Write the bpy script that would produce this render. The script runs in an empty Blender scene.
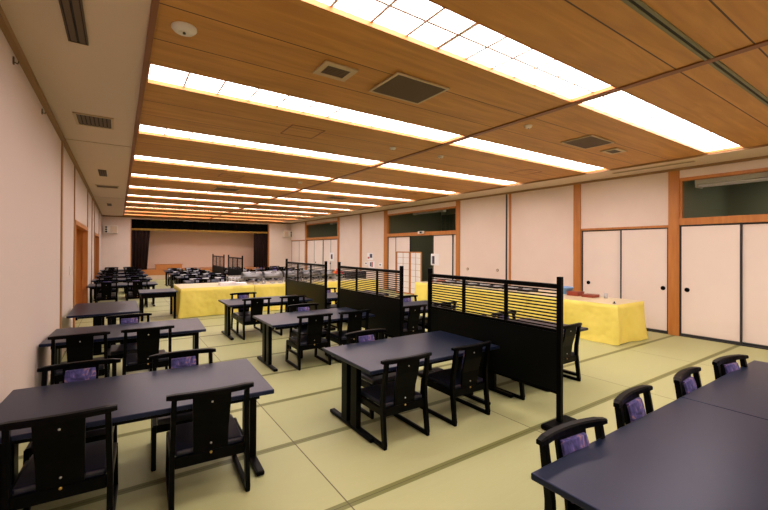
import bpy, bmesh, math, random
from mathutils import Vector, Matrix
random.seed(7)
C = bpy.context.scene.collection
PI = math.pi
H_CEIL = 3.25
XL, XR, YB, YF = -0.70, 9.0, -2.3, 23.8     # left wall, right wall, wall behind camera, stage wall

# ------------------------------------------------------------------ materials
def mat(name, col, rough=0.6, metal=0.0, spec=0.5, noise=None, bump=None, emit=None, alpha=None, coat=0.0):
    m = bpy.data.materials.new(name); m.use_nodes = True
    nt = m.node_tree; b = nt.nodes['Principled BSDF']
    b.inputs['Base Color'].default_value = (*col, 1)
    b.inputs['Roughness'].default_value = rough
    b.inputs['Metallic'].default_value = metal
    b.inputs['Specular IOR Level'].default_value = spec
    b.inputs['Coat Weight'].default_value = coat
    tc = nt.nodes.new('ShaderNodeTexCoord')
    if noise:
        col2, scale, lo, hi, stretch = noise
        mp = nt.nodes.new('ShaderNodeMapping'); mp.inputs['Scale'].default_value = stretch
        nt.links.new(tc.outputs['Object'], mp.inputs['Vector'])
        n = nt.nodes.new('ShaderNodeTexNoise'); n.inputs['Scale'].default_value = scale; n.inputs['Detail'].default_value = 4
        nt.links.new(mp.outputs['Vector'], n.inputs['Vector'])
        r = nt.nodes.new('ShaderNodeValToRGB')
        r.color_ramp.elements[0].position = lo; r.color_ramp.elements[1].position = hi
        r.color_ramp.elements[0].color = (*col, 1); r.color_ramp.elements[1].color = (*col2, 1)
        nt.links.new(n.outputs['Fac'], r.inputs['Fac']); nt.links.new(r.outputs['Color'], b.inputs['Base Color'])
    if bump:
        s, sc = bump
        n2 = nt.nodes.new('ShaderNodeTexNoise'); n2.inputs['Scale'].default_value = sc
        nt.links.new(tc.outputs['Object'], n2.inputs['Vector'])
        bp = nt.nodes.new('ShaderNodeBump'); bp.inputs['Strength'].default_value = s; bp.inputs['Distance'].default_value = 0.01
        nt.links.new(n2.outputs['Fac'], bp.inputs['Height']); nt.links.new(bp.outputs['Normal'], b.inputs['Normal'])
    if emit:
        b.inputs['Emission Color'].default_value = (*emit[0], 1); b.inputs['Emission Strength'].default_value = emit[1]
    return m

def node_math(nt, op, a, b=None, c=None):
    n = nt.nodes.new('ShaderNodeMath'); n.operation = op
    for i, v in enumerate((a, b, c)):
        if v is None: continue
        if isinstance(v, (int, float)): n.inputs[i].default_value = v
        else: nt.links.new(v, n.inputs[i])
    return n.outputs[0]

def mixcol(nt, fac, a, b):
    n = nt.nodes.new('ShaderNodeMix'); n.data_type = 'RGBA'
    nt.links.new(fac, n.inputs['Factor'])
    for k, v in ((6, a), (7, b)):
        if isinstance(v, tuple): n.inputs[k].default_value = (*v, 1)
        else: nt.links.new(v, n.inputs[k])
    return n.outputs[2]

def ceiling_wood():
    m = bpy.data.materials.new('ceiling_wood'); m.use_nodes = True
    nt = m.node_tree; b = nt.nodes['Principled BSDF']; b.inputs['Roughness'].default_value = 0.55
    g = nt.nodes.new('ShaderNodeNewGeometry'); s = nt.nodes.new('ShaderNodeSeparateXYZ')
    nt.links.new(g.outputs['Position'], s.inputs[0])
    y = node_math(nt, 'ADD', s.outputs['Y'], 20.3 - 1.93)
    ym = node_math(nt, 'MODULO', y, 2.03)
    d1 = node_math(nt, 'ABSOLUTE', node_math(nt, 'SUBTRACT', ym, 1.02))
    d2 = node_math(nt, 'ABSOLUTE', node_math(nt, 'SUBTRACT', ym, 1.54))
    seam = node_math(nt, 'LESS_THAN', node_math(nt, 'MINIMUM', d1, d2), 0.006)
    mp = nt.nodes.new('ShaderNodeMapping'); mp.inputs['Scale'].default_value = (0.5, 5, 1)
    nt.links.new(g.outputs['Position'], mp.inputs[0])
    n = nt.nodes.new('ShaderNodeTexNoise'); n.inputs['Scale'].default_value = 2.2; n.inputs['Detail'].default_value = 7; n.inputs['Distortion'].default_value = 0.8
    nt.links.new(mp.outputs[0], n.inputs['Vector'])
    r = nt.nodes.new('ShaderNodeValToRGB'); r.color_ramp.elements[0].position = .3; r.color_ramp.elements[1].position = .7
    r.color_ramp.elements[0].color = (*CEIL_A, 1); r.color_ramp.elements[1].color = (*CEIL_B, 1)
    nt.links.new(n.outputs['Fac'], r.inputs['Fac'])
    nt.links.new(mixcol(nt, seam, r.outputs['Color'], (.05, .018, .004)), b.inputs['Base Color'])
    return m

def tatami():
    m = bpy.data.materials.new('tatami'); m.use_nodes = True
    nt = m.node_tree; b = nt.nodes['Principled BSDF']; b.inputs['Roughness'].default_value = 0.55
    b.inputs['Specular IOR Level'].default_value = 0.35
    g = nt.nodes.new('ShaderNodeNewGeometry'); s = nt.nodes.new('ShaderNodeSeparateXYZ')
    nt.links.new(g.outputs['Position'], s.inputs[0])
    y = node_math(nt, 'MODULO', node_math(nt, 'ADD', s.outputs['Y'], 9.6 - 2.24 + .035), 0.96)
    band = node_math(nt, 'LESS_THAN', y, 0.07)
    x = node_math(nt, 'MODULO', node_math(nt, 'ADD', s.outputs['X'], 19.3 - 1.243), 1.93)
    seam = node_math(nt, 'LESS_THAN', x, 0.009)
    ymid = node_math(nt, 'LESS_THAN', node_math(nt, 'ABSOLUTE', node_math(nt, 'SUBTRACT', y, 0.035)), 0.003)
    # slightly different tone for each mat
    cx = node_math(nt, 'FLOOR', node_math(nt, 'DIVIDE', node_math(nt, 'ADD', s.outputs['X'], 19.3 - 1.243), 1.93))
    cy = node_math(nt, 'FLOOR', node_math(nt, 'DIVIDE', node_math(nt, 'ADD', s.outputs['Y'], 9.6 - 2.24), 0.96))
    cb = nt.nodes.new('ShaderNodeCombineXYZ'); nt.links.new(cx, cb.inputs[0]); nt.links.new(cy, cb.inputs[1])
    wn = nt.nodes.new('ShaderNodeTexWhiteNoise'); nt.links.new(cb.outputs[0], wn.inputs['Vector'])
    base = mixcol(nt, wn.outputs['Value'], TAT_A, TAT_B)
    mp = nt.nodes.new('ShaderNodeMapping'); mp.inputs['Scale'].default_value = (3, 160, 1)
    nt.links.new(g.outputs['Position'], mp.inputs[0])
    n = nt.nodes.new('ShaderNodeTexNoise'); n.inputs['Scale'].default_value = 1.0; n.inputs['Detail'].default_value = 3
    nt.links.new(mp.outputs[0], n.inputs['Vector'])
    weave = node_math(nt, 'MULTIPLY', n.outputs['Fac'], 0.25)
    base = mixcol(nt, weave, base, (.30, .27, .12))
    c = mixcol(nt, band, base, TAT_BORDER)
    c = mixcol(nt, seam, c, (.12, .10, .045))
    c = mixcol(nt, ymid, c, (.09, .085, .03))
    nt.links.new(c, b.inputs['Base Color'])
    bp = nt.nodes.new('ShaderNodeBump'); bp.inputs['Strength'].default_value = .15; bp.inputs['Distance'].default_value = .004
    nt.links.new(n.outputs['Fac'], bp.inputs['Height']); nt.links.new(bp.outputs[0], b.inputs['Normal'])
    return m

def pad_fabric():
    m = bpy.data.materials.new('pad_fabric'); m.use_nodes = True
    nt = m.node_tree; b = nt.nodes['Principled BSDF']; b.inputs['Roughness'].default_value = 0.75
    tc = nt.nodes.new('ShaderNodeTexCoord')
    n = nt.nodes.new('ShaderNodeTexNoise'); n.inputs['Scale'].default_value = 9; n.inputs['Detail'].default_value = 3; n.inputs['Distortion'].default_value = 2.5
    nt.links.new(tc.outputs['Object'], n.inputs['Vector'])
    r = nt.nodes.new('ShaderNodeValToRGB'); e = r.color_ramp.elements
    e[0].position = .33; e[0].color = (.02, .02, .09, 1)
    e[1].position = .46; e[1].color = (.055, .05, .20, 1)
    for p, c in ((.55, (.10, .085, .28, 1)), (.60, (.36, .20, .20, 1)), (.64, (.10, .07, .28, 1)), (.75, (.035, .03, .14, 1))):
        q = e.new(p); q.color = c
    nt.links.new(n.outputs['Fac'], r.inputs['Fac']); nt.links.new(r.outputs['Color'], b.inputs['Base Color'])
    return m

CEIL_A, CEIL_B = (.43, .19, .036), (.59, .28, .058)
TAT_A, TAT_B, TAT_BORDER = (.43, .45, .215), (.475, .49, .245), (.185, .19, .06)
M = {}
M['ceil'] = ceiling_wood()
M['tatami'] = tatami()
M['pad'] = pad_fabric()
M['light'] = mat('light_panel', (.9, .9, .9), .5, emit=((1.0, .87, .83), 10))
M['grid'] = mat('light_grid', (.85, .66, .63), .6)
M['trimlight'] = mat('light_trim', (.50, .17, .035), .5)
M['spine'] = mat('spine_wood', (.22, .075, .02), .5)
M['wood'] = mat('pillar_wood', (.43, .155, .03), .45, noise=((.52, .21, .045), 3, .3, .7, (6, 6, .6)))
M['woodthin'] = mat('batten_wood', (.36, .19, .075), .5)
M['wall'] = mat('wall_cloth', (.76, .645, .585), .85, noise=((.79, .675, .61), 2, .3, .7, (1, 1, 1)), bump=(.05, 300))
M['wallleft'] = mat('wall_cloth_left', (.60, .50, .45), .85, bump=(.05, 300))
M['fusuma'] = mat('fusuma_paper', (.80, .70, .655), .8, noise=((.83, .73, .68), 1.5, .3, .7, (1, 1, 1)))
M['soffit'] = mat('soffit_plaster', (.65, .515, .39), .85)
M['cornice'] = mat('cornice_wood', (.30, .17, .07), .6)
M['black'] = mat('black_lacquer', (.0012, .0012, .0014), .34, spec=.14)
M['black'].node_tree.nodes['Principled BSDF'].inputs['IOR'].default_value = 1.3
M['blackframe'] = mat('black_frame', (.02, .02, .025), .5)
M['top'] = mat('table_lacquer', (.007, .012, .029), .33, spec=.36, bump=(.03, 120))
M['top'].node_tree.nodes['Principled BSDF'].inputs['Specular Tint'].default_value = (.50, .52, 1.0, 1)
M['seat'] = mat('seat_leather', (.006, .007, .022), .45)
M['brass'] = mat('brass', (.75, .48, .12), .3, metal=1)
M['steel'] = mat('steel', (.6, .58, .56), .35, metal=1)
M['screenpanel'] = mat('screen_panel', (.0015, .002, .0012), .42, spec=.12)
M['yellow'] = mat('yellow_cloth', (.86, .73, .14), .7, noise=((.89, .77, .17), 1.6, .3, .7, (1, 1, 1)), bump=(1, 2.6))
M['yellow'].node_tree.nodes['Bump'].inputs['Distance'].default_value = .08
M['clear'] = mat('clear_cover', (.74, .64, .40), .28)
M['maroon'] = mat('maroon_curtain', (.018, .003, .003), .85)
M['stageblack'] = mat('stage_valance', (.002, .0015, .001), .95, spec=.1)
M['gold'] = mat('gold_fringe', (.45, .27, .05), .5)
M['stagewall'] = mat('stage_backdrop', (.86, .66, .52), .9)
M['stagewood'] = mat('stage_wood', (.50, .19, .045), .5)
M['white'] = mat('white_plastic', (.72, .68, .60), .5)
M['paper'] = mat('white_paper', (.85, .83, .85), .7)
M['vent'] = mat('vent_brown', (.10, .06, .03), .6)
M['ventframe'] = mat('vent_frame', (.50, .38, .22), .5)
M['darkgap'] = mat('dark_gap', (.012, .010, .008), .8)
M['track'] = mat('track_green', (.16, .15, .07), .5)
M['roomgreen'] = mat('room_wall_green', (.27, .29, .19), .85)
M['roomfloor'] = mat('room_floor', (.10, .09, .06), .8)
M['greencurtain'] = mat('green_curtain', (.045, .06, .03), .85)
M['chrome'] = mat('chrome', (.26, .26, .27), .3, metal=1)
M['red'] = mat('red_petals', (.60, .03, .03), .6)
M['orange'] = mat('orange_petals', (.75, .20, .03), .6)
M['leaf'] = mat('leaf_green', (.06, .12, .03), .6)
M['blue'] = mat('blue_plastic', (.22, .45, .85), .45)
M['redbox'] = mat('red_lacquer', (.30, .05, .022), .4)
M['vestibule'] = mat('vestibule_wood', (.50, .20, .04), .5, noise=((.58, .25, .055), 2, .3, .7, (5, 5, .5)))
M['picture'] = mat('picture_dark', (.05, .06, .12), .6)
M['picred'] = mat('picture_red', (.45, .08, .08), .6)
M['glass'] = mat('clear_glass', (.9, .92, .95), .05)
M['glass'].node_tree.nodes['Principled BSDF'].inputs['Transmission Weight'].default_value = .8
M['stone'] = mat('white_porcelain', (.52, .52, .55), .25)

# ------------------------------------------------------------------ mesh builder
class MB:
    def __init__(self): self.bm = bmesh.new()
    def _add(self, verts, faces, mtx=None):
        vs = [self.bm.verts.new((mtx @ Vector(v)) if mtx else v) for v in verts]
        for f in faces: self.bm.faces.new([vs[i] for i in f])
    def box(self, x0, x1, y0, y1, z0, z1, bevel=0, mtx=None):
        x0, x1 = sorted((x0, x1)); y0, y1 = sorted((y0, y1)); z0, z1 = sorted((z0, z1))
        t = bmesh.new(); r = bmesh.ops.create_cube(t, size=1)
        for v in r['verts']:
            v.co = Vector(((x0+x1)/2 + v.co.x*(x1-x0), (y0+y1)/2 + v.co.y*(y1-y0), (z0+z1)/2 + v.co.z*(z1-z0)))
        if bevel: bmesh.ops.bevel(t, geom=t.edges[:], offset=bevel, segments=2, affect='EDGES', profile=.5)
        return self._merge(t, mtx)
    def _merge(self, t, mtx=None):
        if mtx: t.transform(mtx)
        mp = {v: self.bm.verts.new(v.co) for v in t.verts}
        for f in t.faces:
            nf = self.bm.faces.new([mp[v] for v in f.verts]); nf.smooth = f.smooth
        t.free(); return self
    def bar(self, pts, w, h, up=(1, 0, 0)):
        # rectangular bar through points; w along "up" axis, h along the other cross axis
        up = Vector(up); rings = []
        P = [Vector(p) for p in pts]
        for i, p in enumerate(P):
            d = (P[min(i+1, len(P)-1)] - P[max(i-1, 0)]).normalized()
            s = up; n = d.cross(s).normalized()
            ww = w[i] if isinstance(w, (list, tuple)) else w
            hh = h[i] if isinstance(h, (list, tuple)) else h
            rings.append([self.bm.verts.new(p + s*a*ww/2 + n*b*hh/2) for a, b in ((1, 1), (1, -1), (-1, -1), (-1, 1))])
        for a, b in zip(rings, rings[1:]):
            for k in range(4): self.bm.faces.new([a[k], a[(k+1) % 4], b[(k+1) % 4], b[k]])
        self.bm.faces.new(rings[0][::-1]); self.bm.faces.new(rings[-1]); return self
    def cyl(self, c, r, h, seg=20, axis='Z', r2=None, mtx=None):
        t = bmesh.new(); bmesh.ops.create_cone(t, cap_ends=True, segments=seg, radius1=r, radius2=r if r2 is None else r2, depth=h)
        if axis == 'X': t.transform(Matrix.Rotation(PI/2, 4, 'Y'))
        if axis == 'Y': t.transform(Matrix.Rotation(PI/2, 4, 'X'))
        t.transform(Matrix.Translation(c)); return self._merge(t, mtx)
    def sph(self, c, r, sc=(1, 1, 1), seg=12):
        t = bmesh.new(); bmesh.ops.create_uvsphere(t, u_segments=seg, v_segments=max(6, seg//2), radius=r)
        for f in t.faces: f.smooth = True
        t.transform(Matrix.Translation(c) @ Matrix.Diagonal((*sc, 1))); return self._merge(t)
    def lathe(self, prof, c=(0, 0, 0), seg=20):
        rings = []
        for r, z in prof:
            rings.append([self.bm.verts.new((c[0]+r*math.cos(2*PI*k/seg), c[1]+r*math.sin(2*PI*k/seg), c[2]+z)) for k in range(seg)])
        for a, b in zip(rings, rings[1:]):
            for k in range(seg): self.bm.faces.new([a[k], a[(k+1) % seg], b[(k+1) % seg], b[k]]).smooth = True
        self.bm.faces.new(rings[0][::-1]); self.bm.faces.new(rings[-1]); return self
    def build(self, name, m, parent=None, kind=None):
        bmesh.ops.recalc_face_normals(self.bm, faces=self.bm.faces[:])
        me = bpy.data.meshes.new(name); self.bm.to_mesh(me); self.bm.free()
        me.materials.append(M[m])
        o = bpy.data.objects.new(name, me); C.objects.link(o)
        if parent: o.parent = parent
        if kind: o['kind'] = kind
        return o

def thing(name, label, cat, loc=(0, 0, 0), rz=0, group=None):
    o = bpy.data.objects.new(name, None); C.objects.link(o); o.empty_display_size = .1
    o.location = loc; o.rotation_euler.z = rz
    o['label'] = label; o['category'] = cat
    if group: o['group'] = group
    return o
def tag(o, label, cat, group=None):
    o['label'] = label; o['category'] = cat
    if group: o['group'] = group
    return o
def copy_tree(o, parent=None):
    c = o.copy(); C.objects.link(c); c.parent = parent
    for ch in list(o.children): copy_tree(ch, c)
    return c
def struct(name, mb, m, parent=None):
    return mb.build(name, m, parent, None if parent else 'structure')
def sroot(name):
    o = bpy.data.objects.new(name, None); C.objects.link(o); o['kind'] = 'structure'; return o

# ------------------------------------------------------------------ room shell
struct('floor', MB().box(XL-.1, XR+.05, YB-.1, YF+.05, -.1, 0), 'tatami')
SY = [1.93 + 2.03*k for k in range(-2, 11)]      # start of each recessed light strip
SW = .47
edges = [YB]
for y in SY: edges += [y, y+SW]
edges.append(YF)
b = MB()
for i in range(0, len(edges), 2): b.box(.18, 8.05, edges[i], edges[i+1], H_CEIL, H_CEIL+.10)
for y in SY: b.box(.18, .215, y, y+SW, H_CEIL, H_CEIL+.10).box(4.05, 4.15, y, y+SW, H_CEIL, H_CEIL+.10).box(8.02, 8.05, y, y+SW, H_CEIL, H_CEIL+.10)
struct('ceiling', b, 'ceil')
b = MB().box(XL-.1, .18, YB, YF, H_CEIL-.005, H_CEIL+.08).box(8.05, XR+.1, YB, YF, H_CEIL-.005, H_CEIL+.08)
sof = struct('trim_1', b, 'soffit')
b = MB()
for y in (7.4, 15.3): b.box(XL, .165, y-.006, y+.006, H_CEIL-.009, H_CEIL-.004)
struct('seam', b, 'woodthin', sof)
struct('trim_2', MB().box(.165, .205, YB, YF, H_CEIL-.035, H_CEIL-.001), 'spine')
struct('trim_3', MB().box(8.03, 8.06, YB, YF, H_CEIL-.03, H_CEIL-.001), 'cornice')
struct('trim_4', MB().box(4.06, 4.14, YB, YF, H_CEIL-.014, H_CEIL-.001, .003), 'spine')
struct('trim_5', MB().box(XL, XL+.045, YB, YF, H_CEIL-.06, H_CEIL-.006), 'cornice')
struct('trim_6', MB().box(XR-.04, XR+.02, YB, YF, H_CEIL-.05, H_CEIL-.006), 'cornice')
struct('trim_7', MB().box(XL+.0, XR, YF-.05, YF, H_CEIL-.06, H_CEIL-.006), 'cornice')
struct('wall_back', MB().box(XL-.1, XR+.1, YB-.1, YB, 0, H_CEIL), 'wall')

# left wall with two doorways
D1a, D1b, D2a, D2b, DH = 9.47, 13.1, 16.9, 20.4, 2.15
b = MB()
for y0, y1 in ((YB, D1a), (D1b, D2a), (D2b, YF)): b.box(XL-.08, XL, y0, y1, 0, H_CEIL)
for y0, y1 in ((D1a, D1b), (D2a, D2b)): b.box(XL-.08, XL, y0, y1, DH, H_CEIL)
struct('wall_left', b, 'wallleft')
n = 8
for y, w in ((7.40, .10), (9.38, .05), (13.15, .05), (15.25, .09), (16.75, .05), (20.5, .06)):
    lo = 0
    struct('trim_%d' % n, MB().box(XL, XL+.02, y-w/2, y+w/2, 0, H_CEIL-.06, .003), 'woodthin'); n += 1
for i, (y0, y1) in enumerate(((D1a, D1b), (D2a, D2b))):
    r = sroot('door_%d' % (i+1))
    b = MB().box(XL-.09, XL+.025, y0-.01, y0+.07, 0, DH).box(XL-.09, XL+.025, y1-.07, y1+.01, 0, DH).box(XL-.09, XL+.025, y0-.01, y1+.01, DH-.06, DH+.03)
    b.build('door_frame', 'wood', r)
    b = MB().box(-1.5, XL-.08, y1-.02, y1+.03, 0, DH).box(-1.5, XL-.08, y0-.03, y0+.02, 0, DH).box(-1.5, XL-.08, y0, y1, DH-.01, DH+.05)
    b.build('lining', 'vestibule', r)
    MB().box(-1.56, -1.5, y0, y1, 0, DH).build('back_panel', 'vestibule', r)
    MB().box(-1.5, XL-.08, y0, y1, -.06, -.001).build('threshold', 'vestibule', r)
t = thing('light_switch', 'small white switch plate on left wall just before the wooden doorway', 'switch', (XL, 8.75, 1.25))
MB().box(0, .012, -.06, .06, -.08, .08, .003).build('plate', 'white', t)
MB().box(.012, .018, -.02, .02, -.03, .03, .002).build('rocker', 'white', t)
for k, (py, pz, lb) in enumerate(((4.2, 3.12, 'small dark hook high on left wall under the ceiling, nearest the camera'), (5.6, 3.12, 'small dark hook high on left wall under the ceiling, farther from the camera'))):
    t = thing('wall_hook', lb, 'hook', (XL, py, pz), group='hooks under the left cornice')
    MB().box(0, .01, -.012, .012, -.03, .03, .003).build('plate', 'vent', t)
    MB().bar([(0.005, 0, -.01), (.03, 0, -.02), (.035, 0, .0)], .008, .008, (0, 1, 0)).build('hook', 'vent', t)

# right wall ---------------------------------------------------------------
def pillar(y0, y1, x0=XR-.03, m='wood', top=H_CEIL-.05):
    global n
    struct('trim_%d' % n, MB().box(x0, XR+.1, y0, y1, 0, top, .004), m); n += 1
for y0, y1 in ((3.12, 3.30), (5.08, 5.25), (9.02, 9.19), (13.1, 13.33), (15.12, 15.27), (17.27, 17.45), (21.35, 21.55)): pillar(y0, y1)
pillar(7.06, 7.13, XR-.02, 'wood'); pillar(7.19, 7.24, XR-.015, 'blackframe')
pillar(-1.0, -.82)
b = MB()
b.box(XR, XR+.09, YB, -1.0, 0, H_CEIL)
b.box(XR, XR+.09, 3.30, 5.08, 2.14, H_CEIL)
b.box(XR, XR+.09, 21.55, YF, 2.17, H_CEIL)
for y0, y1 in ((5.25, 7.06), (7.13, 9.02), (13.33, 15.12), (15.27, 17.27)): b.box(XR, XR+.09, y0, y1, 0, H_CEIL)
for y0, y1 in ((-.82, 3.12), (9.19, 13.1), (17.45, 21.35)): b.box(XR, XR+.09, y0, y1, 3.04, H_CEIL)
struct('wall_right', b, 'wall')
struct('baseboard_right', MB().box(XR-.01, XR+.01, 5.25, 7.06, 0, .035).box(XR-.01, XR+.01, 7.24, 9.02, 0, .035).box(XR-.01, XR+.01, 13.33, 15.12, 0, .035).box(XR-.01, XR+.01, 15.27, 17.27, 0, .035), 'woodthin')
# transom windows above the sliding doors
for i, (y0, y1) in enumerate(((-.82, 3.12), (9.19, 13.1), (17.45, 21.35))):
    r = sroot('window_%d' % (i+1))
    MB().box(XR-.03, XR+.1, y0, y1, 2.14, 2.27, .004).build('lintel', 'wood', r)
    MB().box(XR-.01, XR+.1, y0, y1, 2.99, 3.05, .003).build('head_rail', 'wood', r)
    MB().box(XR, XR+.09, y0, y0+.04, 2.27, 2.99).box(XR, XR+.09, y1-.04, y1, 2.27, 2.99).build('jamb', 'wood', r)
b = MB().box(XR-.012, XR+.09, 3.30, 5.08, 2.105, 2.15).box(XR-.012, XR+.09, 21.55, YF, 2.13, 2.17)
struct('trim_%d' % n, b, 'wood'); n += 1

dn = 3
def fusuma(y0, y1, top, pull_y=None, xo=0.0, edge=.030, pz=.9):
    global dn
    r = sroot('door_%d' % dn); dn += 1
    x0, x1 = XR+.012+xo, XR+.035+xo
    MB().box(x0, x1, y0+edge, y1-edge, .03+edge, top-edge).build('panel', 'fusuma', r)
    f = MB().box(x0-.006, x1+.003, y0, y0+edge, .02, top).box(x0-.006, x1+.003, y1-edge, y1, .02, top)
    f.box(x0-.006, x1+.003, y0+edge, y1-edge, .02, .02+edge).box(x0-.006, x1+.003, y0+edge, y1-edge, top-edge, top)
    f.build('frame', 'blackframe', r)
    if pull_y is not None:
        MB().cyl((x0-.003, pull_y, pz), .042, .012, 20, 'X').build('pull', 'black', r)
    return r
# opening beside the camera (four panels), opening between pillars, far openings
fusuma(2.20, 3.12, 2.14, 3.0); fusuma(1.28, 2.24, 2.14, None, .03); fusuma(.30, 1.30, 2.14, None); fusuma(-.82, .34, 2.14, None, .03)
fusuma(3.30, 4.21, 2.11, 3.40); fusuma(4.17, 5.08, 2.11, 4.92, .03)
fusuma(9.19, 9.40, 2.14, None, .03, .02); fusuma(9.36, 10.33, 2.14, None)
fusuma(11.62, 12.55, 2.14, None); fusuma(12.5, 13.1, 2.14, None, .03)
fusuma(17.45, 18.25, 2.14, None); fusuma(18.2, 19.2, 2.14, 18.35, .03); fusuma(19.16, 20.3, 2.14, 20.1); fusuma(20.26, 21.35, 2.14, None, .03)
fusuma(21.55, 22.5, 2.13, None); fusuma(22.46, YF, 2.13, None, .03)
b = MB()
for y0, y1 in ((-.82, 3.12), (3.30, 5.08), (9.19, 13.1), (17.45, 21.35), (21.55, YF)): b.box(XR-.005, XR+.09, y0, y1, 0, .02)
struct('trim_%d' % n, b, 'blackframe'); n += 1
for y, z, lb in ((8.69, 1.045, 'round metal pull on tall wall panel, nearer the dark open doorway'), (7.53, 1.06, 'round metal pull on tall wall panel, nearer the thin post')):
    t = thing('panel_pull', lb, 'pull', (XR, y, z), group='pulls on the tall panel')
    MB().cyl((-.004, 0, 0), .042, .012, 20, 'X').build('ring', 'woodthin', t)
    MB().cyl((-.011, 0, 0), .026, .006, 20, 'X').build('cup', 'steel', t)
# dark rooms behind the transoms
k = 1
for y0, y1 in ((-1.0, 3.20), (3.26, 5.14), (9.06, 13.24), (17.32, 21.42), (21.5, 23.9)):
    b = MB().box(12.0, 12.08, y0, y1, 0, 3.5).box(XR+.1, 12.0, y0, y0+.02, 0, 3.5).box(XR+.1, 12.0, y1-.02, y1, 0, 3.5)
    b.box(XR+.1, 12.0, y0+.02, y1-.02, 3.5, 3.55)
    struct('wall_room_%d' % k, b, 'roomgreen')
    struct('floor_room_%d' % k, MB().box(XR+.1, 12, y0+.02, y1-.02, -.08, -.001), 'roomfloor'); k += 1
# unlit batten lights in the rooms behind
def batten(x, y0, y1, z, label, w=1.0):
    t = thing('batten_light', label, 'ceiling light', (x, (y0+y1)/2, z), group='unlit lights behind the transoms')
    h = (y1-y0)/2
    MB().box(-.09*w, .09*w, -h, h, .06, .13*w, .008).build('housing', 'white', t)
    for s in (-.05*w, .05*w): MB().cyl((s, 0, .035), .018, 2*h-.06, 12, 'Y').build('tube', 'paper', t)
    for s in (-1, 1): MB().box(-.085*w, .085*w, s*(h-.03), s*h, 0, .09, .005).build('end_cap', 'white', t)
    MB().box(-.02, .02, -.3, .3, .13*w, 3.5-z).build('hanger', 'white', t)
batten(9.62, -.6, 3.02, 2.90, 'long pale box seen through the transom nearest the camera', 2.0)  # long pale box, built from the same parts as the tube lamps
batten(10.1, 10.95, 12.75, 3.05, 'unlit white tube lamp seen through transom above the half-open sliding doors')
batten(10.2, 18.6, 20.6, 3.05, 'unlit white tube lamp seen through the farthest transom near stage')
# added fill lights, not real fittings, to brighten those rooms dimly
for y, pw in ((1.6, 9), (10.6, 8), (19.6, 6)):
    l = bpy.data.lights.new('room_fill', 'AREA'); l.shape = 'RECTANGLE'; l.size = .5; l.size_y = .5; l.energy = pw; l.color = (1, .95, .8)
    o = bpy.data.objects.new('room_fill', l); C.objects.link(o); o.location = (11.0, y, 3.35)
b = MB(); P = []
for i in range(41):
    y = 9.9 + i*.045; P.append((10.6 + .04*math.sin(i*1.3), y))
for (xa, ya), (xb, yb) in zip(P, P[1:]): b._add([(xa, ya, .05), (xb, yb, .05), (xb, yb, 3.0), (xa, ya, 3.0), (xa+.02, ya, .05), (xb+.02, yb, .05), (xb+.02, yb, 3.0), (xa+.02, ya, 3.0)], [(0, 1, 2, 3), (7, 6, 5, 4), (0, 4, 5, 1), (3, 2, 6, 7)])
tag(b.build('curtain', 'greencurtain'), 'dark green curtain hanging inside the half-open doorway', 'curtain')

# stage wall ---------------------------------------------------------------
SX0, SX1, ST = .53, 7.56, 3.12
b = MB().box(XL-.1, SX0, YF, YF+.1, 0, H_CEIL).box(SX1, XR+.1, YF, YF+.1, 0, H_CEIL).box(SX0, SX1, YF, YF+.1, ST, H_CEIL)
struct('wall_front', b, 'wall')
stg = sroot('wall_stage')
MB().box(SX0-.5, SX1+.5, 25.6, 25.7, 0, 3.6).box(SX0-.55, SX0-.5, YF+.1, 25.6, 0, 3.6).box(SX1+.5, SX1+.55, YF+.1, 25.6, 0, 3.6).build('backdrop', 'stagewall', stg)
MB().box(SX0-.5, SX1+.5, YF+.1, 25.6, 3.5, 3.6).build('stage_ceiling', 'stagewall', stg)
struct('floor_stage', MB().box(SX0-.5, SX1+.5, YF+.02, 25.6, .44, .5), 'stagewood')
struct('trim_%d' % n, MB().box(SX0, SX1, YF-.03, YF+.06, .22, .50), 'stagewood'); n += 1
struct('trim_%d' % n, MB().box(SX0, SX1, YF-.02, YF+.05, 0, .22), 'soffit'); n += 1
struct('trim_%d' % n, MB().box(SX0-.03, SX0+.01, YF-.02, YF+.1, 0, ST).box(SX1-.01, SX1+.05, YF-.02, YF+.1, 0, ST), 'wood'); n += 1
def drape(name, x0, x1, z0, z1, y, m, amp=.04, waves=6, lean=0):
    b = MB(); N = waves*8; top = []; bot = []
    for i in range(N+1):
        u = i/N
        yy = y + amp*math.sin(u*waves*2*PI)
        top.append((x0+(x1-x0)*u, yy, z1)); bot.append((x0+(x1+lean-x0)*u, yy, z0))
    vt = [b.bm.verts.new(p) for p in top]; vb = [b.bm.verts.new(p) for p in bot]
    vt2 = [b.bm.verts.new((p[0], p[1]+.02, p[2])) for p in top]; vb2 = [b.bm.verts.new((p[0], p[1]+.02, p[2])) for p in bot]
    for i in range(N):
        b.bm.faces.new([vt[i], vt[i+1], vb[i+1], vb[i]]).smooth = True
        b.bm.faces.new([vt2[i+1], vt2[i], vb2[i], vb2[i+1]]).smooth = True
        b.bm.faces.new([vb[i], vb[i+1], vb2[i+1], vb2[i]])
    return b.build(name, m)
tag(drape('stage_curtain', SX0-.05, 1.40, .51, 3.0, YF+.35, 'maroon', lean=-.15), 'dark maroon curtain drawn to the left side of the stage', 'curtain', 'stage side curtains')
tag(drape('stage_curtain', 6.78, SX1+.1, .51, 3.0, YF+.35, 'maroon'), 'dark maroon curtain drawn to the right side of the stage', 'curtain', 'stage side curtains')
t = thing('stage_valance', 'black valance with gold lower edge across the top of the stage', 'valance', (0, YF+.2, 0))
o = drape('pelmet', SX0-.05, SX1+.05, 2.66, 3.2, -.02, 'stageblack', .015, 30); o.parent = t
o = drape('gold_border', SX0-.05, SX1+.05, 2.56, 2.66, -.02, 'gold', .015, 30); o.parent = t
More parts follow.
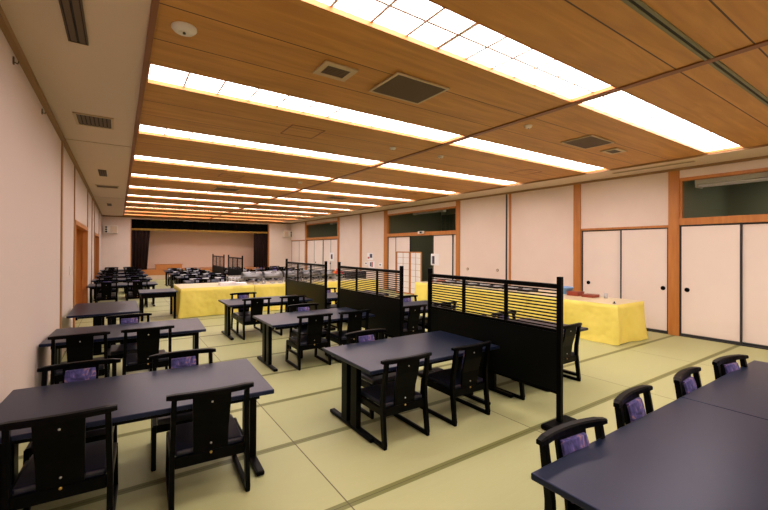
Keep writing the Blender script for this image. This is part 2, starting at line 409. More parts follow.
t = thing('stage_step', 'orange-brown wooden step box on the left front edge of the stage', 'step', (2.25, YF-.35, 0))
MB().box(-.62, .62, .40, .75, .501, .76, .01).build('box', 'stagewood', t)
MB().box(-.66, .66, .38, .77, .76, .785, .005).build('lid', 'stagewood', t)

# loudspeakers either side of the stage
def wall_speaker(x, dots, label):
    t = thing('wall_speaker', label, 'speaker', (x, YF, 2.55), group='white boxes beside the stage')
    MB().box(-.28, .28, -.24, -.02, -.20, .20, .012).build('cabinet', 'white', t)
    MB().box(-.12*dots-.13, -.12*dots+.13, -.255, -.24, -.16, .16, .006).build('grille', 'soffit', t)
    for z in (-.11, 0.0, .11): MB().cyl((.19*dots, -.243, z), .045, .012, 14, 'Y').build('port', 'darkgap', t)
    MB().box(-.05, .05, -.02, 0, -.05, .05).build('bracket', 'steel', t)
    MB().bar([(0, -.03, .20), (0, -.03, .69)], .02, .02).build('conduit', 'white', t)
wall_speaker(-.32, -1, 'white box loudspeaker on the wall left of the stage')
wall_speaker(8.72, 1, 'white box loudspeaker on the wall right of the stage')

# ------------------------------------------------------------------ ceiling fittings
ords = ['one behind the camera', 'one just overhead and behind', 'wide nearest', 'second nearest', 'third nearest', 'fourth nearest', 'fifth nearest', 'sixth nearest', 'seventh nearest', 'eighth nearest', 'ninth nearest', 'second farthest', 'farthest']
def strip(x0, x1, y0, y1, idx, side):
    t = thing('ceiling_light', 'lit white ceiling strip, %s, %s of spine beam' % (ords[idx], side), 'ceiling light', ((x0+x1)/2, (y0+y1)/2, H_CEIL), group='lit strips in the wooden ceiling')
    hx, hy = (x1-x0)/2-.001, (y1-y0)/2-.001
    R0 = .034
    MB().box(-hx+.006, hx-.006, -hy+.006, hy-.006, R0, R0+.012).build('diffuser', 'light', t)
    MB().box(-hx, hx, -hy, -hy+.006, -.004, R0+.02).box(-hx, hx, hy-.006, hy, -.004, R0+.02).box(-hx, -hx+.006, -hy+.006, hy-.006, -.004, R0+.02).box(hx-.006, hx, -hy+.006, hy-.006, -.004, R0+.02).build('frame', 'trimlight', t)
    g = MB(); gw = .010 if idx == 2 else .006
    g.box(-hx+.006, hx-.006, -gw, gw, R0-.004, R0-.0005)
    N = 12
    for k in range(1, N):
        x = -hx + 2*hx*k/N; w = (.011 if k != N//2 else .017) if idx == 2 else (.009 if k != N//2 else .012)
        g.box(x-w, x+w, -hy+.006, hy-.006, R0-.006, R0-.0005)
    g.build('grid', 'grid', t)
for k in range(-2, 11):
    y0 = 1.93 + 2.03*k
    for side, x0, x1 in (('left', .215, 4.05), ('right', 4.15, 8.02)): strip(x0, x1, y0, y0+SW, k+2, side)

def louvre(x0, x1, y0, y1, label, fr=.03, name='ceiling_vent', slats=10, mfr='ventframe', group='vents in the ceiling', along='x'):
    t = thing(name, label, 'vent', ((x0+x1)/2, (y0+y1)/2, H_CEIL-.006), group=group)
    hx, hy = (x1-x0)/2, (y1-y0)/2
    MB().box(-hx+fr, hx-fr, -hy+fr, hy-fr, -.006, -.001).build('backing', 'darkgap', t)
    MB().box(-hx, hx, -hy, -hy+fr, -.014, -.001).box(-hx, hx, hy-fr, hy, -.014, -.001).box(-hx, -hx+fr, -hy+fr, hy-fr, -.014, -.001).box(hx-fr, hx, -hy+fr, hy-fr, -.014, -.001).build('frame', mfr, t)
    b = MB()
    for k in range(slats):
        if along == 'x':
            y = -hy+fr + (2*hy-2*fr)*(k+.5)/slats; w = (2*hy-2*fr)/slats*.35
            b.box(-hx+fr, hx-fr, y-w, y+w, -.012, -.006)
        else:
            x = -hx+fr + (2*hx-2*fr)*(k+.5)/slats; w = (2*hx-2*fr)/slats*.35
            b.box(x-w, x+w, -hy+fr, hy-fr, -.012, -.006)
    b.build('slats', 'vent', t)
louvre(1.44, 1.76, 3.03, 3.30, 'small square pale-framed vent in wood ceiling beside the large grille', .05, slats=6)
louvre(2.07, 2.70, 2.86, 3.36, 'large dark square grille in wood ceiling, near the small square vent', .022, slats=22)
louvre(5.40, 6.05, 2.90, 3.36, 'large dark grille in wood ceiling right of the spine beam', .02, slats=20)
louvre(6.40, 6.74, 3.05, 3.30, 'small pale-framed vent in wood ceiling near the right wall', .05, slats=6)
louvre(2.10, 2.70, 10.9, 11.4, 'far dark grille in wood ceiling, left of the spine beam', .02, slats=12)
louvre(5.35, 5.95, 10.8, 11.25, 'far dark grille in wood ceiling, right of the spine beam', .02, slats=12)
louvre(-.46, -.06, 5.87, 6.40, 'brown louvred vent in the pale left soffit', .03, slats=8, along='y')
louvre(-.33, -.205, 2.75, 3.85, 'long dark slot vent in the pale left soffit nearest the camera', .010, slats=2, mfr='vent', along='y')
louvre(-.36, -.22, 9.9, 10.7, 'small dark vent in the pale left soffit', .012, slats=3, mfr='vent', along='y')
louvre(-.50, .0, 12.3, 12.75, 'brown vent in left soffit beyond the first doorway', .03, slats=4)
louvre(-.36, -.22, 17.3, 18.2, 'farthest small dark vent in the left soffit near stage', .012, slats=3, mfr='vent', along='y')
louvre(8.42, 8.50, 2.70, 4.10, 'long narrow slot vent in the pale right soffit', .008, slats=1, mfr='ventframe', along='y')
for x, y, lb in ((2.08, 5.1, 'thin square access hatch outlined in ceiling, left of spine beam'), (6.95, 5.1, 'thin square access hatch outlined in ceiling near right wall'), (2.05, 9.1, 'farther square access hatch in ceiling, left of spine beam'), (6.9, 9.1, 'farther square access hatch in ceiling near right wall')):
    t = thing('access_hatch', lb, 'hatch', (x, y, H_CEIL), group='ceiling access hatches')
    s = .235
    MB().box(-s, s, -s, -s+.014, -.005, 0).box(-s, s, s-.014, s, -.005, 0).box(-s, -s+.014, -s+.014, s-.014, -.005, 0).box(s-.014, s, -s+.014, s-.014, -.005, 0).build('frame', 'spine', t)
    MB().box(-s+.02, s-.02, -s+.02, s-.02, -.003, 0).build('lid', 'ceil', t)
for x, y, r, lb in ((.385, 3.18, .085, 'round cream disc detector on ceiling at upper left'), (4.36, 3.16, .05, 'round smoke detector on ceiling just right of the spine beam'), (3.57, 5.06, .05, 'round detector on ceiling just left of the spine beam'), (4.57, 5.05, .05, 'round detector between strips just right of the spine beam'), (3.6, 8.95, .05, 'far round detector on ceiling left of the spine beam')):
    t = thing('smoke_detector', lb, 'detector', (x, y, H_CEIL), group='round ceiling detectors')
    MB().lathe([(r, 0), (r, -.012), (r*.8, -.03), (r*.4, -.036)]).build('cover', 'white', t)
    MB().cyl((0, 0, -.04), r*.12, .012, 10).build('sensor', 'darkgap', t)
t = thing('partition_track', 'dark green-brown partition track running across the near ceiling', 'track', (0, 1.20, H_CEIL))
MB().box(.21, 8.02, -.034, -.011, -.010, -.001).box(.21, 8.02, .011, .034, -.010, -.001).build('flange', 'track', t)
MB().box(.21, 8.02, -.014, .014, -.006, -.001).build('groove', 'darkgap', t)

# ------------------------------------------------------------------ furniture prototypes
def make_table(width, label, apron=False):
    t = thing('dining_table', label, 'table')
    w, d, h = width/2, .46, .64
    MB().box(-w, w, -d, d, h-.032, h, .006).build('tabletop', 'top', t)
    MB().box(-w+.08, w-.08, -d+.10, -d+.125, h-.085, h-.033).box(-w+.08, w-.08, d-.125, d-.10, h-.085, h-.033).build('apron', 'black', t)
    for s in (-1, 1):
        x = s*(w-.075)
        for y in (-.09, .09): MB().box(x-.025, x+.025, y-.055, y+.055, .035, h-.04, .005).build('leg', 'black', t)
        MB().box(x-.03, x+.03, -.39, .39, 0.002, .037, .012).build('foot', 'black', t)
        MB().box(x-.03, x+.03, -.33, .33, h-.06, h-.032, .004).build('top_bracket', 'black', t)
    return t

def make_chair(label):
    t = thing('dining_chair', label, 'chair')
    # frame
    for s in (-1, 1):
        MB().bar([(s*.228, .015, .03), (s*.226, .050, .33), (s*.222, .045, .45), (s*.218, .005, .71)], .03, [.04, .046, .042, .034]).build('leg', 'black', t)
        MB().bar([(s*.228, .50, .03), (s*.226, .47, .315)], .03, [.036, .044]).build('leg', 'black', t)
        MB().box(s*.228-.016, s*.228+.016, -.005, .52, .002, .038, .008).build('runner', 'black', t)
        MB().box(s*.222-.014, s*.222+.014, .04, .49, .262, .325, .005).build('side_rail', 'black', t)
    MB().box(-.21, .21, .035, .06, .255, .325, .004).build('cross_rail', 'black', t)
    MB().box(-.21, .21, .46, .485, .265, .32, .004).build('front_rail', 'black', t)
    MB().box(-.208, .208, .055, .49, .318, .362, .014).build('seat', 'seat', t)
    # bowed top rail
    N = 10; pts = [(-.262 + .524*i/N, -.034*(1-((i/N)*2-1)**2)+.012, .722 + .003*(1-((i/N)*2-1)**2)) for i in range(N+1)]
    b = MB()
    P = [Vector(p) for p in pts]; rings = []
    for i, p in enumerate(P):
        e = .72 if i in (0, N) else 1
        prof = [(-.024, -.017), (-.024, .010), (-.016, .018), (.016, .018), (.024, .010), (.024, -.017)]
        rings.append([b.bm.verts.new(p + Vector((0, a*e, c*e))) for a, c in prof])
    for a, c in zip(rings, rings[1:]):
        for k in range(6): b.bm.faces.new([a[k], a[(k+1) % 6], c[(k+1) % 6], c[k]])
    b.bm.faces.new(rings[0][::-1]); b.bm.faces.new(rings[-1]); b.build('top_rail', 'black', t)
    # splat: follows the rake of the back legs
    b = MB(); prof = [(.050, .26, .106), (.052, .35, .106), (.040, .47, .108), (.005, .60, .112), (-.010, .715, .116)]
    rings = []
    for y, z, w in prof: rings.append([b.bm.verts.new((x, yy, z)) for x, yy in ((-w, y-.009), (w, y-.009), (w, y+.009), (-w, y+.009))])
    for a, c in zip(rings, rings[1:]):
        for k in range(4): b.bm.faces.new([a[k], a[(k+1) % 4], c[(k+1) % 4], c[k]])
    b.bm.faces.new(rings[0][::-1]); b.bm.faces.new(rings[-1]); sp = b.build('backrest', 'black', t)
    MB().sph((0, -.012, .66), .007, (1, .6, 1), 10).build('rivet', 'steel', sp)
    MB().sph((0, .036, .375), .007, (1, .6, 1), 10).build('rivet', 'steel', sp)
    MB().sph((0, .036, .315), .009, (1, .6, 1), 10).build('rivet', 'brass', sp)
    b = MB(); prof = [(.058, .40, .080), (.068, .42, .090), (.062, .50, .096), (.042, .58, .098), (.026, .655, .098), (.014, .69, .094)]
    rings = []
    for y, z, w in prof: rings.append([b.bm.verts.new((x, yy, z)) for x, yy in ((-w, y-.012), (w, y-.012), (w, y+.004), (w*.8, y+.014), (-w*.8, y+.014), (-w, y+.004))])
    for a, c in zip(rings, rings[1:]):
        for k in range(6): b.bm.faces.new([a[k], a[(k+1) % 6], c[(k+1) % 6], c[k]]).smooth = False
    b.bm.faces.new(rings[0][::-1]); b.bm.faces.new(rings[-1]); pd = b.build('back_pad', 'pad', t)
    pd['label'] = 'patterned blue and violet fabric pad'
    return t

proto = {}
def place_table(x0, y0, width, label, group, rz=0, z=0, dr=0):
    key = width
    if key not in proto: o = proto[key] = make_table(width, label); 
    else: o = copy_tree(proto[key])
    o['label'] = label; o['group'] = group
    o.location = (x0 + (width/2 if not rz else .46), y0 + (.46 if not rz else width/2), z); o.rotation_euler.z = rz + math.radians(dr)
    return o
def place_chair(x, y, facing, label, group, dr=0):
    if 'chair' not in proto: o = proto['chair'] = make_chair(label)
    else: o = copy_tree(proto['chair'])
    o['label'] = label; o['group'] = group
    o.location = (x, y, 0); o.rotation_euler.z = (0 if facing > 0 else PI) + math.radians(dr)
    return o

TG, CG = 'dark dining tables', 'black chairs at the tables'
place_table(-.64, 2.825, 1.6, 'near dark table at lower left, against the left wall', TG, dr=-3)
place_table(1.73, 2.755, 1.6, 'dark table in the centre, beside the nearest lattice screen', TG)
place_table(1.555, .19, 1.67, 'large dark table at lower right corner, left of the tabletop seam', TG)
place_table(3.228, .19, 1.66, 'dark table at right edge, right of the tabletop seam', TG)
place_table(-.66, 5.36, 1.6, 'second dark table from the front along the left wall', TG, dr=-3)
place_table(-.63, 7.40, 1.55, 'bare dark table standing lengthwise along left wall', TG, PI/2)
place_table(1.68, 5.10, 1.6, 'dark table in middle, beside the second lattice screen', TG)
place_table(1.63, 7.31, 1.6, 'dark table in front of the yellow buffet, beside third screen', TG)
place_table(3.57, 2.76, 1.5, 'dark table hidden behind the nearest lattice screen', TG)
place_table(3.57, 5.10, 1.5, 'dark table seen in the gap between nearest and second screens', TG)
place_table(3.57, 7.31, 1.5, 'dark table seen between the second and third screens', TG)
for x, s in ((-.26, 'left'), (.51, 'right')):
    place_chair(x, 2.775 if s == 'left' else 2.74, 1, 'black chair with its back to camera, %s one at the near left table' % s, CG, -3)
for x, s in ((-.24, 'left'), (.48, 'right')):
    place_chair(x, 3.93 if s == 'left' else 3.86, -1, 'black chair on far side of the near left table, %s one' % s, CG, -3)
for x, s in ((2.05, 'left'), (2.84, 'right')):
    place_chair(x, 2.665, 1, 'black chair on near side of the centre table, %s one' % s, CG)
place_chair(2.28, 3.74, -1, 'black chair on far side of the centre table by screen', CG)
for x, y, dr, lb in ((1.947, 1.135, -5, 'leftmost patterned-back chair at the lower right table'), (2.735, 1.194, 3.4, 'second patterned-back chair from left along lower right tables'), (3.53, 1.17, 4.3, 'third patterned-back chair from left along lower right tables'), (4.326, 1.13, -8, 'rightmost patterned-back chair along the lower right tables')):
    place_chair(x, y+.01, -1, lb, CG, dr)
for x, s in ((-.33, 'left'), (.29, 'right')):
    place_chair(x, 5.235, 1, 'black chair on near side of second left-wall table, %s one' % s, CG)
place_chair(.13, 6.40, -1, 'black chair between the second left-wall table and lengthwise table', CG)
for x, s in ((2.27, 'left'), (2.90, 'right')):
    place_chair(x, 5.05, 1, 'black chair on near side of table by second screen, %s one' % s, CG)
place_chair(2.52, 6.10, -1, 'black chair on far side of table by second screen', CG)
for x, s in ((2.11, 'left'), (2.80, 'right')):
    place_chair(x, 7.27, 1, 'black chair on near side of table before buffet, %s one' % s, CG)
place_chair(2.13, 8.32, -1, 'black chair between that table and the yellow buffet', CG)
for x, s in ((3.92, 'left'), (4.58, 'right')):
    place_chair(x, 2.72, 1, 'black chair behind the nearest lattice screen, %s one on near side' % s, CG)
for x, s in ((4.0, 'left'), (4.65, 'right')):
    place_chair(x, 3.78, -1, 'black chair behind nearest lattice screen, %s one on far side' % s, CG)
for x, s in ((4.0, 'left'), (4.68, 'right')):
    place_chair(x, 5.03, 1, 'black chair behind the second screen, %s one on near side' % s, CG)
    place_chair(x, 6.15, -1, 'black chair behind the second screen, %s one on far side' % s, CG)
place_chair(4.0, 7.27, 1, 'black chair behind the third screen on near side', CG)
place_chair(4.0, 8.32, -1, 'black chair behind the third screen on far side', CG)

rows = [(12.75, 'first'), (14.9, 'second'), (17.05, 'third'), (19.2, 'fourth'), (21.4, 'last')]
cols = [(-.68, 'by the left wall'), (1.67, 'in the middle'), (3.62, 'right of the far screens'), (5.62, 'nearest the right wall')]
for ci, (x0, cn) in enumerate(cols):
    for ri, (y0, rn) in enumerate(rows):
        if ci == 1 and ri > 3: continue
        if ci == 2 and ri > 3: continue
        if ci == 3 and ri > 3: continue
        w = 1.6 if ci < 2 else 1.5
        place_table(x0, y0, w, 'dark table in %s row beyond the buffet, %s' % (rn, cn), 'tables beyond the buffet')
        for dx, s in ((.42, 'left'), (1.12, 'right')):
            place_chair(x0+dx, y0-.04, 1, 'black chair, %s near seat, %s row beyond buffet, %s' % (s, rn, cn), 'chairs beyond the buffet', random.uniform(-3, 3))
            place_chair(x0+dx, y0+.99, -1, 'black chair, %s far seat, %s row beyond buffet, %s' % (s, rn, cn), 'chairs beyond the buffet', random.uniform(-3, 3))

# dark serving table at the end of the buffet
t = thing('serving_table', 'dark side table with deep apron at left end of yellow buffet', 'table', (.82, 10.75, 0))
MB().box(-.42, .33, -.42, .42, .615, .64, .004).build('tabletop', 'top', t)
MB().box(-.39, .31, -.40, .40, .51, .614, .004).build('apron', 'black', t)
for x in (-.37, .28):
    for y in (-.37, .37): MB().box(x-.025, x+.025, y-.025, y+.025, 0.001, .51, .003).build('leg', 'black', t)

# ------------------------------------------------------------------ lattice screens
def make_screen(L, label):
    t = thing('lattice_screen', label, 'screen')
    for y in (0, L):
        MB().box(-.022, .022, y-.023, y+.023, .03, 1.40, .004).build('post', 'black', t)
        MB().box(-.20, .20, y-.075, y+.075, .002, .055, .025).build('foot', 'black', t)
    MB().box(-.016, .016, .02, L-.02, 1.285, 1.33, .003).build('top_rail', 'black', t)
    MB().box(-.016, .016, .02, L-.02, .875, .905, .003).build('middle_rail', 'black', t)
    MB().box(-.011, .011, .02, L-.02, .33, .874).build('panel', 'screenpanel', t)
    MB().box(-.016, .016, .02, L-.02, .30, .33, .003).build('bottom_rail', 'black', t)
    for k in (1, 2): MB().box(-.014, .014, L*k/3-.017, L*k/3+.017, .905, 1.285, .002).build('mullion', 'black', t)
    b = MB(); N = 12
    for k in range(N):
        z = .905 + .38*(k+.5)/N
        b.box(-.008, .008, .02, L-.02, z-.0065, z+.0065)
    b.build('lattice', 'black', t)
    return t
for x, y0, y1, lb in ((3.42, 2.13, 3.98, 'nearest black lattice partition screen, beside the centre table'),
                      (3.50, 4.72, 6.72, 'second black lattice partition screen, behind the nearest one'),
                      (3.46, 7.22, 9.45, 'third black lattice screen, just in front of the buffet'),
                      (3.47, 13.7, 15.72, 'far black screen beyond the buffet, the right one of two'),
                      (3.47, 16.5, 18.7, 'far black screen beyond the buffet, the left one of two')):
    s = make_screen(y1-y0, lb); s.location = (x, y0, 0); s['group'] = 'black lattice screens'

# ------------------------------------------------------------------ yellow buffet tables
TZ = .70
def buffet(x0, x1, y0, y1, label, front):
    t = thing('buffet_table', label, 'table', ((x0+x1)/2, (y0+y1)/2, 0), group='buffet tables under yellow cloths')
    hx, hy = (x1-x0)/2, (y1-y0)/2
    MB().box(-hx+.03, hx-.03, -hy+.03, hy-.03, TZ-.03, TZ-.004).build('tabletop', 'blackframe', t)
    for sx in (-1, 1):
        for sy in (-1, 1): MB().box(sx*(hx-.12)-.02, sx*(hx-.12)+.02, sy*(hy-.12)-.02, sy*(hy-.12)+.02, 0.001, TZ-.03).build('leg', 'black', t)
    # cloth: rounded rectangle skirt with folds
    rnd = random.Random(int(x0*100+y0*10)); b = MB(); per = []
    def seg(ax, ay, bx, by):
        n_ = int(math.hypot(bx-ax, by-ay)/.03)
        for i in range(n_): per.append((ax+(bx-ax)*i/n_, ay+(by-ay)*i/n_))
    seg(-hx, -hy, hx, -hy); seg(hx, -hy, hx, hy); seg(hx, hy, -hx, hy); seg(-hx, hy, -hx, -hy)
    N = len(per); ph = [rnd.uniform(0, 6.28) for _ in range(6)]; levels = 9
    rings = []
    for l in range(levels+1):
        u = l/levels; z = TZ - u*(TZ-.012); ring = []
        for i, (x, y) in enumerate(per):
            s = i*.03
            f = (.022*math.sin(s*4.1+ph[0]+u*2.5) + .016*math.sin(s*8.7+ph[1]-u*3) + .008*math.sin(s*17+ph[2]+u*4)) * u**.7
            # corner folds
            cd = min(math.hypot(abs(x)-hx, abs(y)-hy), 1); f += .02*u*math.exp(-(cd/.07)**2)
            nx, ny = (0, 0)
            if abs(abs(y)-hy) < 1e-4: ny = 1 if y > 0 else -1
            if abs(abs(x)-hx) < 1e-4: nx = 1 if x > 0 else -1
            f2 = f + .012*u
            ring.append(b.bm.verts.new((x+nx*f2, y+ny*f2, z + .006*math.sin(s*3+ph[3])*u)))
        rings.append(ring)
    for a, c in zip(rings, rings[1:]):
        for k in range(N): b.bm.faces.new([a[k], a[(k+1) % N], c[(k+1) % N], c[k]]).smooth = True
    b.bm.faces.new(rings[0])
    b.build('tablecloth', 'yellow', t)
    MB().box(-hx+.0, hx-.0, -hy+.02, hy-.02, TZ+.001, TZ+.006, .002).build('clear_cover', 'clear', t)
    return t
buffet(1.20, 2.90, 10.28, 11.6, 'yellow-draped buffet table, left end of the run facing the camera', 0)
buffet(2.93, 4.75, 10.28, 11.6, 'yellow-draped buffet table behind the third screen, middle of the run', 0)
buffet(4.78, 6.75, 10.28, 11.6, 'yellow-draped buffet table, right end of the run with flowers', 0)
buffet(7.14, 8.14, 3.38, 5.2, 'yellow-draped buffet table end in front of the right sliding doors', 0)
buffet(7.14, 8.14, 5.23, 7.1, 'yellow-draped buffet table seen through the nearest lattice screen', 0)
buffet(7.14, 8.14, 7.13, 8.95, 'yellow-draped buffet table end seen between the first two screens', 0)

# things on the buffet ------------------------------------------------------
Z0 = TZ+.007
def make_chafer():
    t = thing('chafing_dish', 'x', 'chafing dish')
    MB().box(-.26, .26, -.17, .17, .12, .19, .01).build('pan', 'chrome', t)
    b = MB(); N = 8; rings = []
    for i in range(N+1):
        a = PI*i/N; y = -.165*math.cos(a); z = .19+.11*math.sin(a)
        rings.append([b.bm.verts.new((x, y, z)) for x in (-.25, .25)])
    for a, c in zip(rings, rings[1:]): b.bm.faces.new([a[0], a[1], c[1], c[0]]).smooth = True
    b.bm.faces.new([r[0] for r in rings]); b.bm.faces.new([r[1] for r in rings][::-1]); lid = b.build('lid', 'chrome', t)
    MB().bar([(-.06, -.13, .27), (-.06, -.16, .29), (.06, -.16, .29), (.06, -.13, .27)], .014, .014, (0, 0, 1)).build('handle', 'blackframe', lid)
    for sx in (-1, 1):
        for sy in (-1, 1): MB().bar([(sx*.25, sy*.16, 0), (sx*.245, sy*.155, .14)], .016, .016).build('leg', 'chrome', t)
    MB().box(-.25, .25, -.15, .15, .03, .045).build('shelf', 'chrome', t)
    for sx in (-.12, .12): MB().cyl((sx, 0, .065), .04, .04, 14).build('burner', 'blackframe', t)
    return t
ch = None
xs = [3.05, 3.62, 4.19, 4.76, 5.33]
wrd = ['leftmost', 'second', 'middle', 'fourth', 'rightmost']
for i, x in enumerate(xs):
    o = ch = make_chafer() if ch is None else copy_tree(ch)
    o.location = (x, 11.05, Z0); o['label'] = 'shiny metal chafing dish on the yellow buffet, %s of the row' % wrd[i]; o['group'] = 'metal chafing dishes on the buffet'
# glass racks behind the chafers
def make_rack():
    t = thing('glass_rack', 'x', 'rack')
    b = MB()
    for z in (0, .09, .17): b.box(-.24, .24, -.17, -.16, z, z+.014).box(-.24, .24, .16, .17, z, z+.014).box(-.24, -.23, -.16, .16, z, z+.014).box(.23, .24, -.16, .16, z, z+.014)
    for x in (-.235, 0, .235):
        for y in (-.165, .165): b.box(x-.006, x+.006, y-.006, y+.006, 0, .18)
    b.build('basket', 'steel', t)
    for i in range(5):
        for j in range(3): MB().lathe([(.028, .005), (.035, .15), (.033, .15), (.026, .01)], (-.18+.09*i, -.1+.1*j, 0), 10).build('glass', 'stone', t)
    return t
rk = None
for i, (x, y) in enumerate(((2.72, 11.3), (5.72, 11.25))):
    o = rk = make_rack() if rk is None else copy_tree(rk)
    o.location = (x, y, Z0); o['label'] = 'grey rack of glasses on buffet, %s' % ('left of the chafing dishes' if i == 0 else 'right of the chafing dishes'); o['group'] = 'racks of glasses'
# folded white cloths
for k, (x, w) in enumerate(((2.32, .20), (2.62, .16))):
    t = thing('folded_cloth', 'stack of folded white cloths on yellow buffet, %s one' % ('left' if k == 0 else 'right'), 'cloth', (x, 10.62, Z0), group='folded white cloths')
    for j in range(3 - k): MB().box(-w, w, -.13+j*.008, .13-j*.006, j*.028, j*.028+.026, .01).build('fold', 'paper', t)
# small white dishes along the front of the run
pr_ = None
for k in range(14):
    if pr_ is None: pr_ = o = MB().lathe([(.03, 0), (.065, .012), (.07, .03), (.064, .03), (.055, .016), (.01, .012)], seg=14).build('small_bowl', 'stone')
    else: o = pr_.copy(); C.objects.link(o)
    o.location = (3.0 + .23*k, 10.52 + (.05 if k % 2 else 0), Z0)
    tag(o, 'small white bowl in the row along the front of the buffet', 'bowl', 'white bowls along the buffet front')
# flowers
t = thing('flower_arrangement', 'red and orange flower arrangement in low vase on buffet right end', 'flowers', (5.50, 10.62, Z0))
MB().lathe([(.05, 0), (.09, .04), (.07, .10), (.05, .11)], seg=16).build('vase', 'stone', t)
rnd = random.Random(3)
for k in range(16):
    a = rnd.uniform(0, 6.28); rr = rnd.uniform(.02, .17); z = .17 + .16*(1-rr/.2)+rnd.uniform(-.02, .02)
    b = MB()
    for j in range(6): b.sph((rr*math.cos(a)+.022*math.cos(j*1.05), rr*math.sin(a)+.022*math.sin(j*1.05), z), .022, seg=8)
    b.build('blossom', 'red' if k % 3 else 'orange', t)
b = MB()
for k in range(14):
    a = k*.45; b.bar([(0, 0, .09), (.09*math.cos(a), .09*math.sin(a), .17), (.17*math.cos(a), .17*math.sin(a), .15)], [.01, .05, .008], [.004]*3, (-math.sin(a), math.cos(a), 0))
b.build('foliage', 'leaf', t)
cr = None
for k, (x, w_) in enumerate(((6.12, 'left'), (6.50, 'right'))):
    if cr is None:
        cr = o = thing('serving_crate', 'x', 'crate')
        MB().box(-.16, .16, -.2, .2, 0, .10, .006).build('body', 'blackframe', o); MB().box(-.165, .165, -.205, .205, .102, .20, .006).build('upper_body', 'seat', o)
        MB().box(-.17, .17, -.21, .21, .20, .215, .004).build('lid', 'blackframe', o)
    else: o = copy_tree(cr)
    o.location = (x, 11.1, Z0); o['label'] = 'dark stacked serving crate at right end of the yellow buffet run, %s one' % w_; o['group'] = 'dark crates on the buffet'
# right buffet run
t = thing('plastic_tub', 'light blue plastic tub on the right yellow buffet', 'tub', (7.98, 4.83, Z0))
MB().lathe([(.10, 0), (.14, .13), (.15, .13), (.15, .14), (.13, .14), (.10, .01)], seg=24).build('tub', 'blue', t)
MB().lathe([(.151, .135), (.151, .15), (.05, .165)], seg=24).build('lid', 'blue', t)
for k, (x, y, h, lb) in enumerate(((7.88, 4.56, .07, 'red-brown lacquer box on right yellow buffet beside the blue tub'), (7.86, 4.24, .04, 'low red-brown lacquer tray on right yellow buffet, front one'))):
    t = thing('lacquer_box', lb, 'box', (x, y, Z0), group='red lacquer boxes')
    MB().box(-.12, .12, -.12, .12, 0, h, .006).build('body', 'redbox', t)
    MB().box(-.125, .125, -.125, .125, h, h+.015, .004).build('lid', 'redbox', t)
t = thing('water_glass', 'small glass on the right yellow buffet near the sliding doors', 'glass', (7.95, 3.98, Z0))
MB().lathe([(.028, 0), (.034, .09), (.031, .09), (.026, .008)], seg=14).build('tumbler', 'stone', t)
t = thing('table_clip', 'small dark clip at the near corner of the right yellow buffet', 'clip', (7.28, 3.50, Z0))
MB().box(-.02, .02, -.02, .02, 0, .012, .003).build('base', 'blackframe', t); MB().sph((0, 0, .025), .014).build('knob', 'blackframe', t)
tr = None
for k in range(7):
    if tr is None:
        tr = o = thing('serving_tray', 'x', 'tray')
        MB().box(-.2, .2, -.14, .14, 0, .012, .004).build('base', 'blackframe', o)
        MB().box(-.2, .2, -.14, -.125, .012, .05).box(-.2, .2, .125, .14, .012, .05).box(-.2, -.185, -.125, .125, .012, .05).box(.185, .2, -.125, .125, .012, .05).build('rim', 'blackframe', o)
        for i in (-1, 0, 1): MB().lathe([(.03, .0), (.05, .05), (.047, .05), (.028, .008)], (i*.11, 0, .012), 12).build('cup', 'stone', o)
    else: o = copy_tree(tr)
    o.location = (7.75, 5.62+.42*k, Z0); o.rotation_euler.z = PI/2*(k % 2)
    o['label'] = 'black tray of white cups on right buffet, %s from its near end' % ['first', 'second', 'third', 'fourth', 'fifth', 'sixth', 'seventh'][k]
    o['group'] = 'black trays on the right buffet'
t = thing('red_tray', 'dark red tray at the far end of the right buffet', 'tray', (7.65, 8.62, Z0))
MB().box(-.22, .22, -.15, .15, 0, .05, .008).build('body', 'redbox', t)
t = thing('tea_cup', 'white cup standing at the far end of the right buffet', 'cup', (7.32, 8.30, Z0))
MB().lathe([(.03, 0), (.05, .04), (.05, .11), (.045, .11), (.03, .01)], seg=16).build('cup', 'stone', t)
# pale bowls added as bright specks on far middle tables
bw = None
for ci, x0 in enumerate((1.67, 3.62)):
    for ri, (y0, rn) in enumerate(rows[:4]):
        for k in range(4):
            if bw is None:
                bw = o = MB().lathe([(.04, 0), (.09, .03), (.10, .09), (.09, .09), (.03, .02)], seg=12).build('pale_bowl', 'stone')
            else: o = bw.copy(); C.objects.link(o)
            o.location = (x0+.2+.38*k, y0+.46+.12*((k*7+ri*3) % 3-1), .641)
            tag(o, 'small pale bowl on a %s-row table beyond the buffet, %s' % (rn, cols[ci+1][1]), 'bowl', 'pale bowls on %s row table %s' % (rn, cols[ci+1][1]))

# ------------------------------------------------------------------ wall pieces
# shoji folding screen in the half-open doorway
t = thing('shoji_screen', 'low two-panel paper shoji screen before the half-open doorway', 'screen', (8.86, 11.42, 0))
for a0, s in ((0, -1), (0, 1)):
    pn = bpy.data.objects.new('shoji_panel', None)
    b = MB(); w = .76; h = 1.56
    y0, y1 = (0.0, s*w)
    ya, yb = min(y0, y1), max(y0, y1)
    b.box(-.015, .015, ya, ya+.055, 0.002, h).box(-.015, .015, yb-.055, yb, 0.002, h).box(-.015, .015, ya+.04, yb-.04, h-.04, h).box(-.015, .015, ya+.04, yb-.04, .002, .05)
    f = b.build('frame', 'wood', t)
    b = MB()
    for k in (2,):
        b.box(-.008, .008, ya+w*k/4-.006, ya+w*k/4+.006, .05, h-.04)
    for k in range(1, 7): b.box(-.008, .008, ya+.04, yb-.04, h*k/7-.004, h*k/7+.004)
    b.build('lattice', 'woodthin', f)
    MB().box(.0, .004, ya+.04, yb-.04, .05, h-.04).build('paper', 'paper', f)
    f.rotation_euler.z = math.radians(6*s); bpy.data.objects.remove(pn)
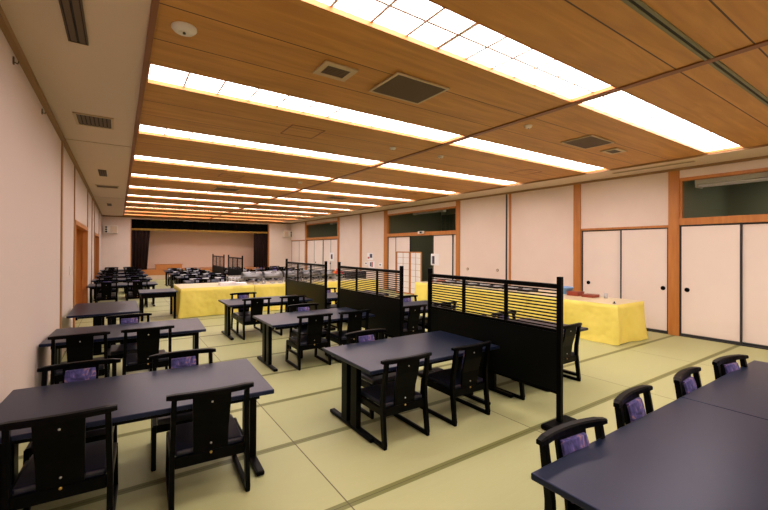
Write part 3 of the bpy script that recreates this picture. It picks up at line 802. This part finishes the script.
# notices
def notice(y, z, w, h, name, label, blocks, x=XR):
    t = thing(name, label, 'notice', (x, y, z), group='paper notices on the right wall')
    MB().box(-.004, -.001, -w/2, w/2, -h/2, h/2).build('sheet', 'paper', t)
    for (a, c, d, e, m) in blocks: MB().box(-.006, -.004, a, c, d, e).build('picture', m, t)
notice(14.42, 1.33, .46, .30, 'paper_notice', 'white notice with blue picture on wall panel left of brown pillar', [(-.18, .02, -.06, .11, 'picture'), (.05, .19, -.10, -.02, 'picred')])
notice(14.30, .98, .50, .30, 'paper_notice', 'white notice with red and dark pictures, just below the blue one', [(-.11, .0, -.1, .12, 'picred'), (.02, .12, -.08, .1, 'picture')])
notice(14.75, 1.02, .22, .14, 'paper_notice', 'small white slip low on the wall panel with notices', [(-.05, .05, -.03, .03, 'picture')])
notice(13.62, 1.0, .22, .16, 'paper_notice', 'small white slip low beside the brown pillar', [(-.05, .05, -.03, .03, 'picture')])
notice(10.22, 1.30, .42, .40, 'paper_notice', 'white poster with dark picture hung on the half-open sliding door', [(.02, .14, -.15, .12, 'picture')])
notice(18.1, 1.25, .5, .42, 'paper_notice', 'white notice on the farthest sliding doors', [(-.1, .1, -.12, .12, 'picture')])
t = thing('sensor_box', 'small white box with dark centre on lintel above half-open doorway', 'sensor', (XR-.03, 10.9, 2.25))
MB().box(-.05, 0, -.17, .17, -.05, .05, .008).build('housing', 'white', t); MB().box(-.056, -.05, -.06, .06, -.035, .035).build('lens', 'darkgap', t)

# ------------------------------------------------------------------ world, camera, colour
w = bpy.data.worlds.new('world'); bpy.context.scene.world = w; w.use_nodes = True
w.node_tree.nodes['Background'].inputs[0].default_value = (.02, .02, .02, 1)

cam = bpy.data.cameras.new('camera'); co = bpy.data.objects.new('camera', cam); C.objects.link(co)
bpy.context.scene.camera = co
cam.sensor_width = 36; cam.lens = 393.7/768*36; cam.shift_y = -(255-247.3)/768; cam.clip_start = .02
yaw, pit, rol = .5932, -.0045, -.0050
right = Vector((math.cos(yaw), -math.sin(yaw), 0)); fw = Vector((math.sin(yaw)*math.cos(pit), math.cos(yaw)*math.cos(pit), -math.sin(pit)))
dn_ = fw.cross(right)
r2 = right*math.cos(rol) + dn_*math.sin(rol); d2 = dn_*math.cos(rol) - right*math.sin(rol)
mx = Matrix((r2, -d2, -fw)).transposed().to_4x4(); mx.translation = (0, 0, 1.65)
co.matrix_world = mx

s = bpy.context.scene
s.view_settings.view_transform = 'Standard'; s.view_settings.look = 'None'; s.view_settings.gamma = 1
s.view_settings.exposure = 0; s.view_settings.use_curve_mapping = False
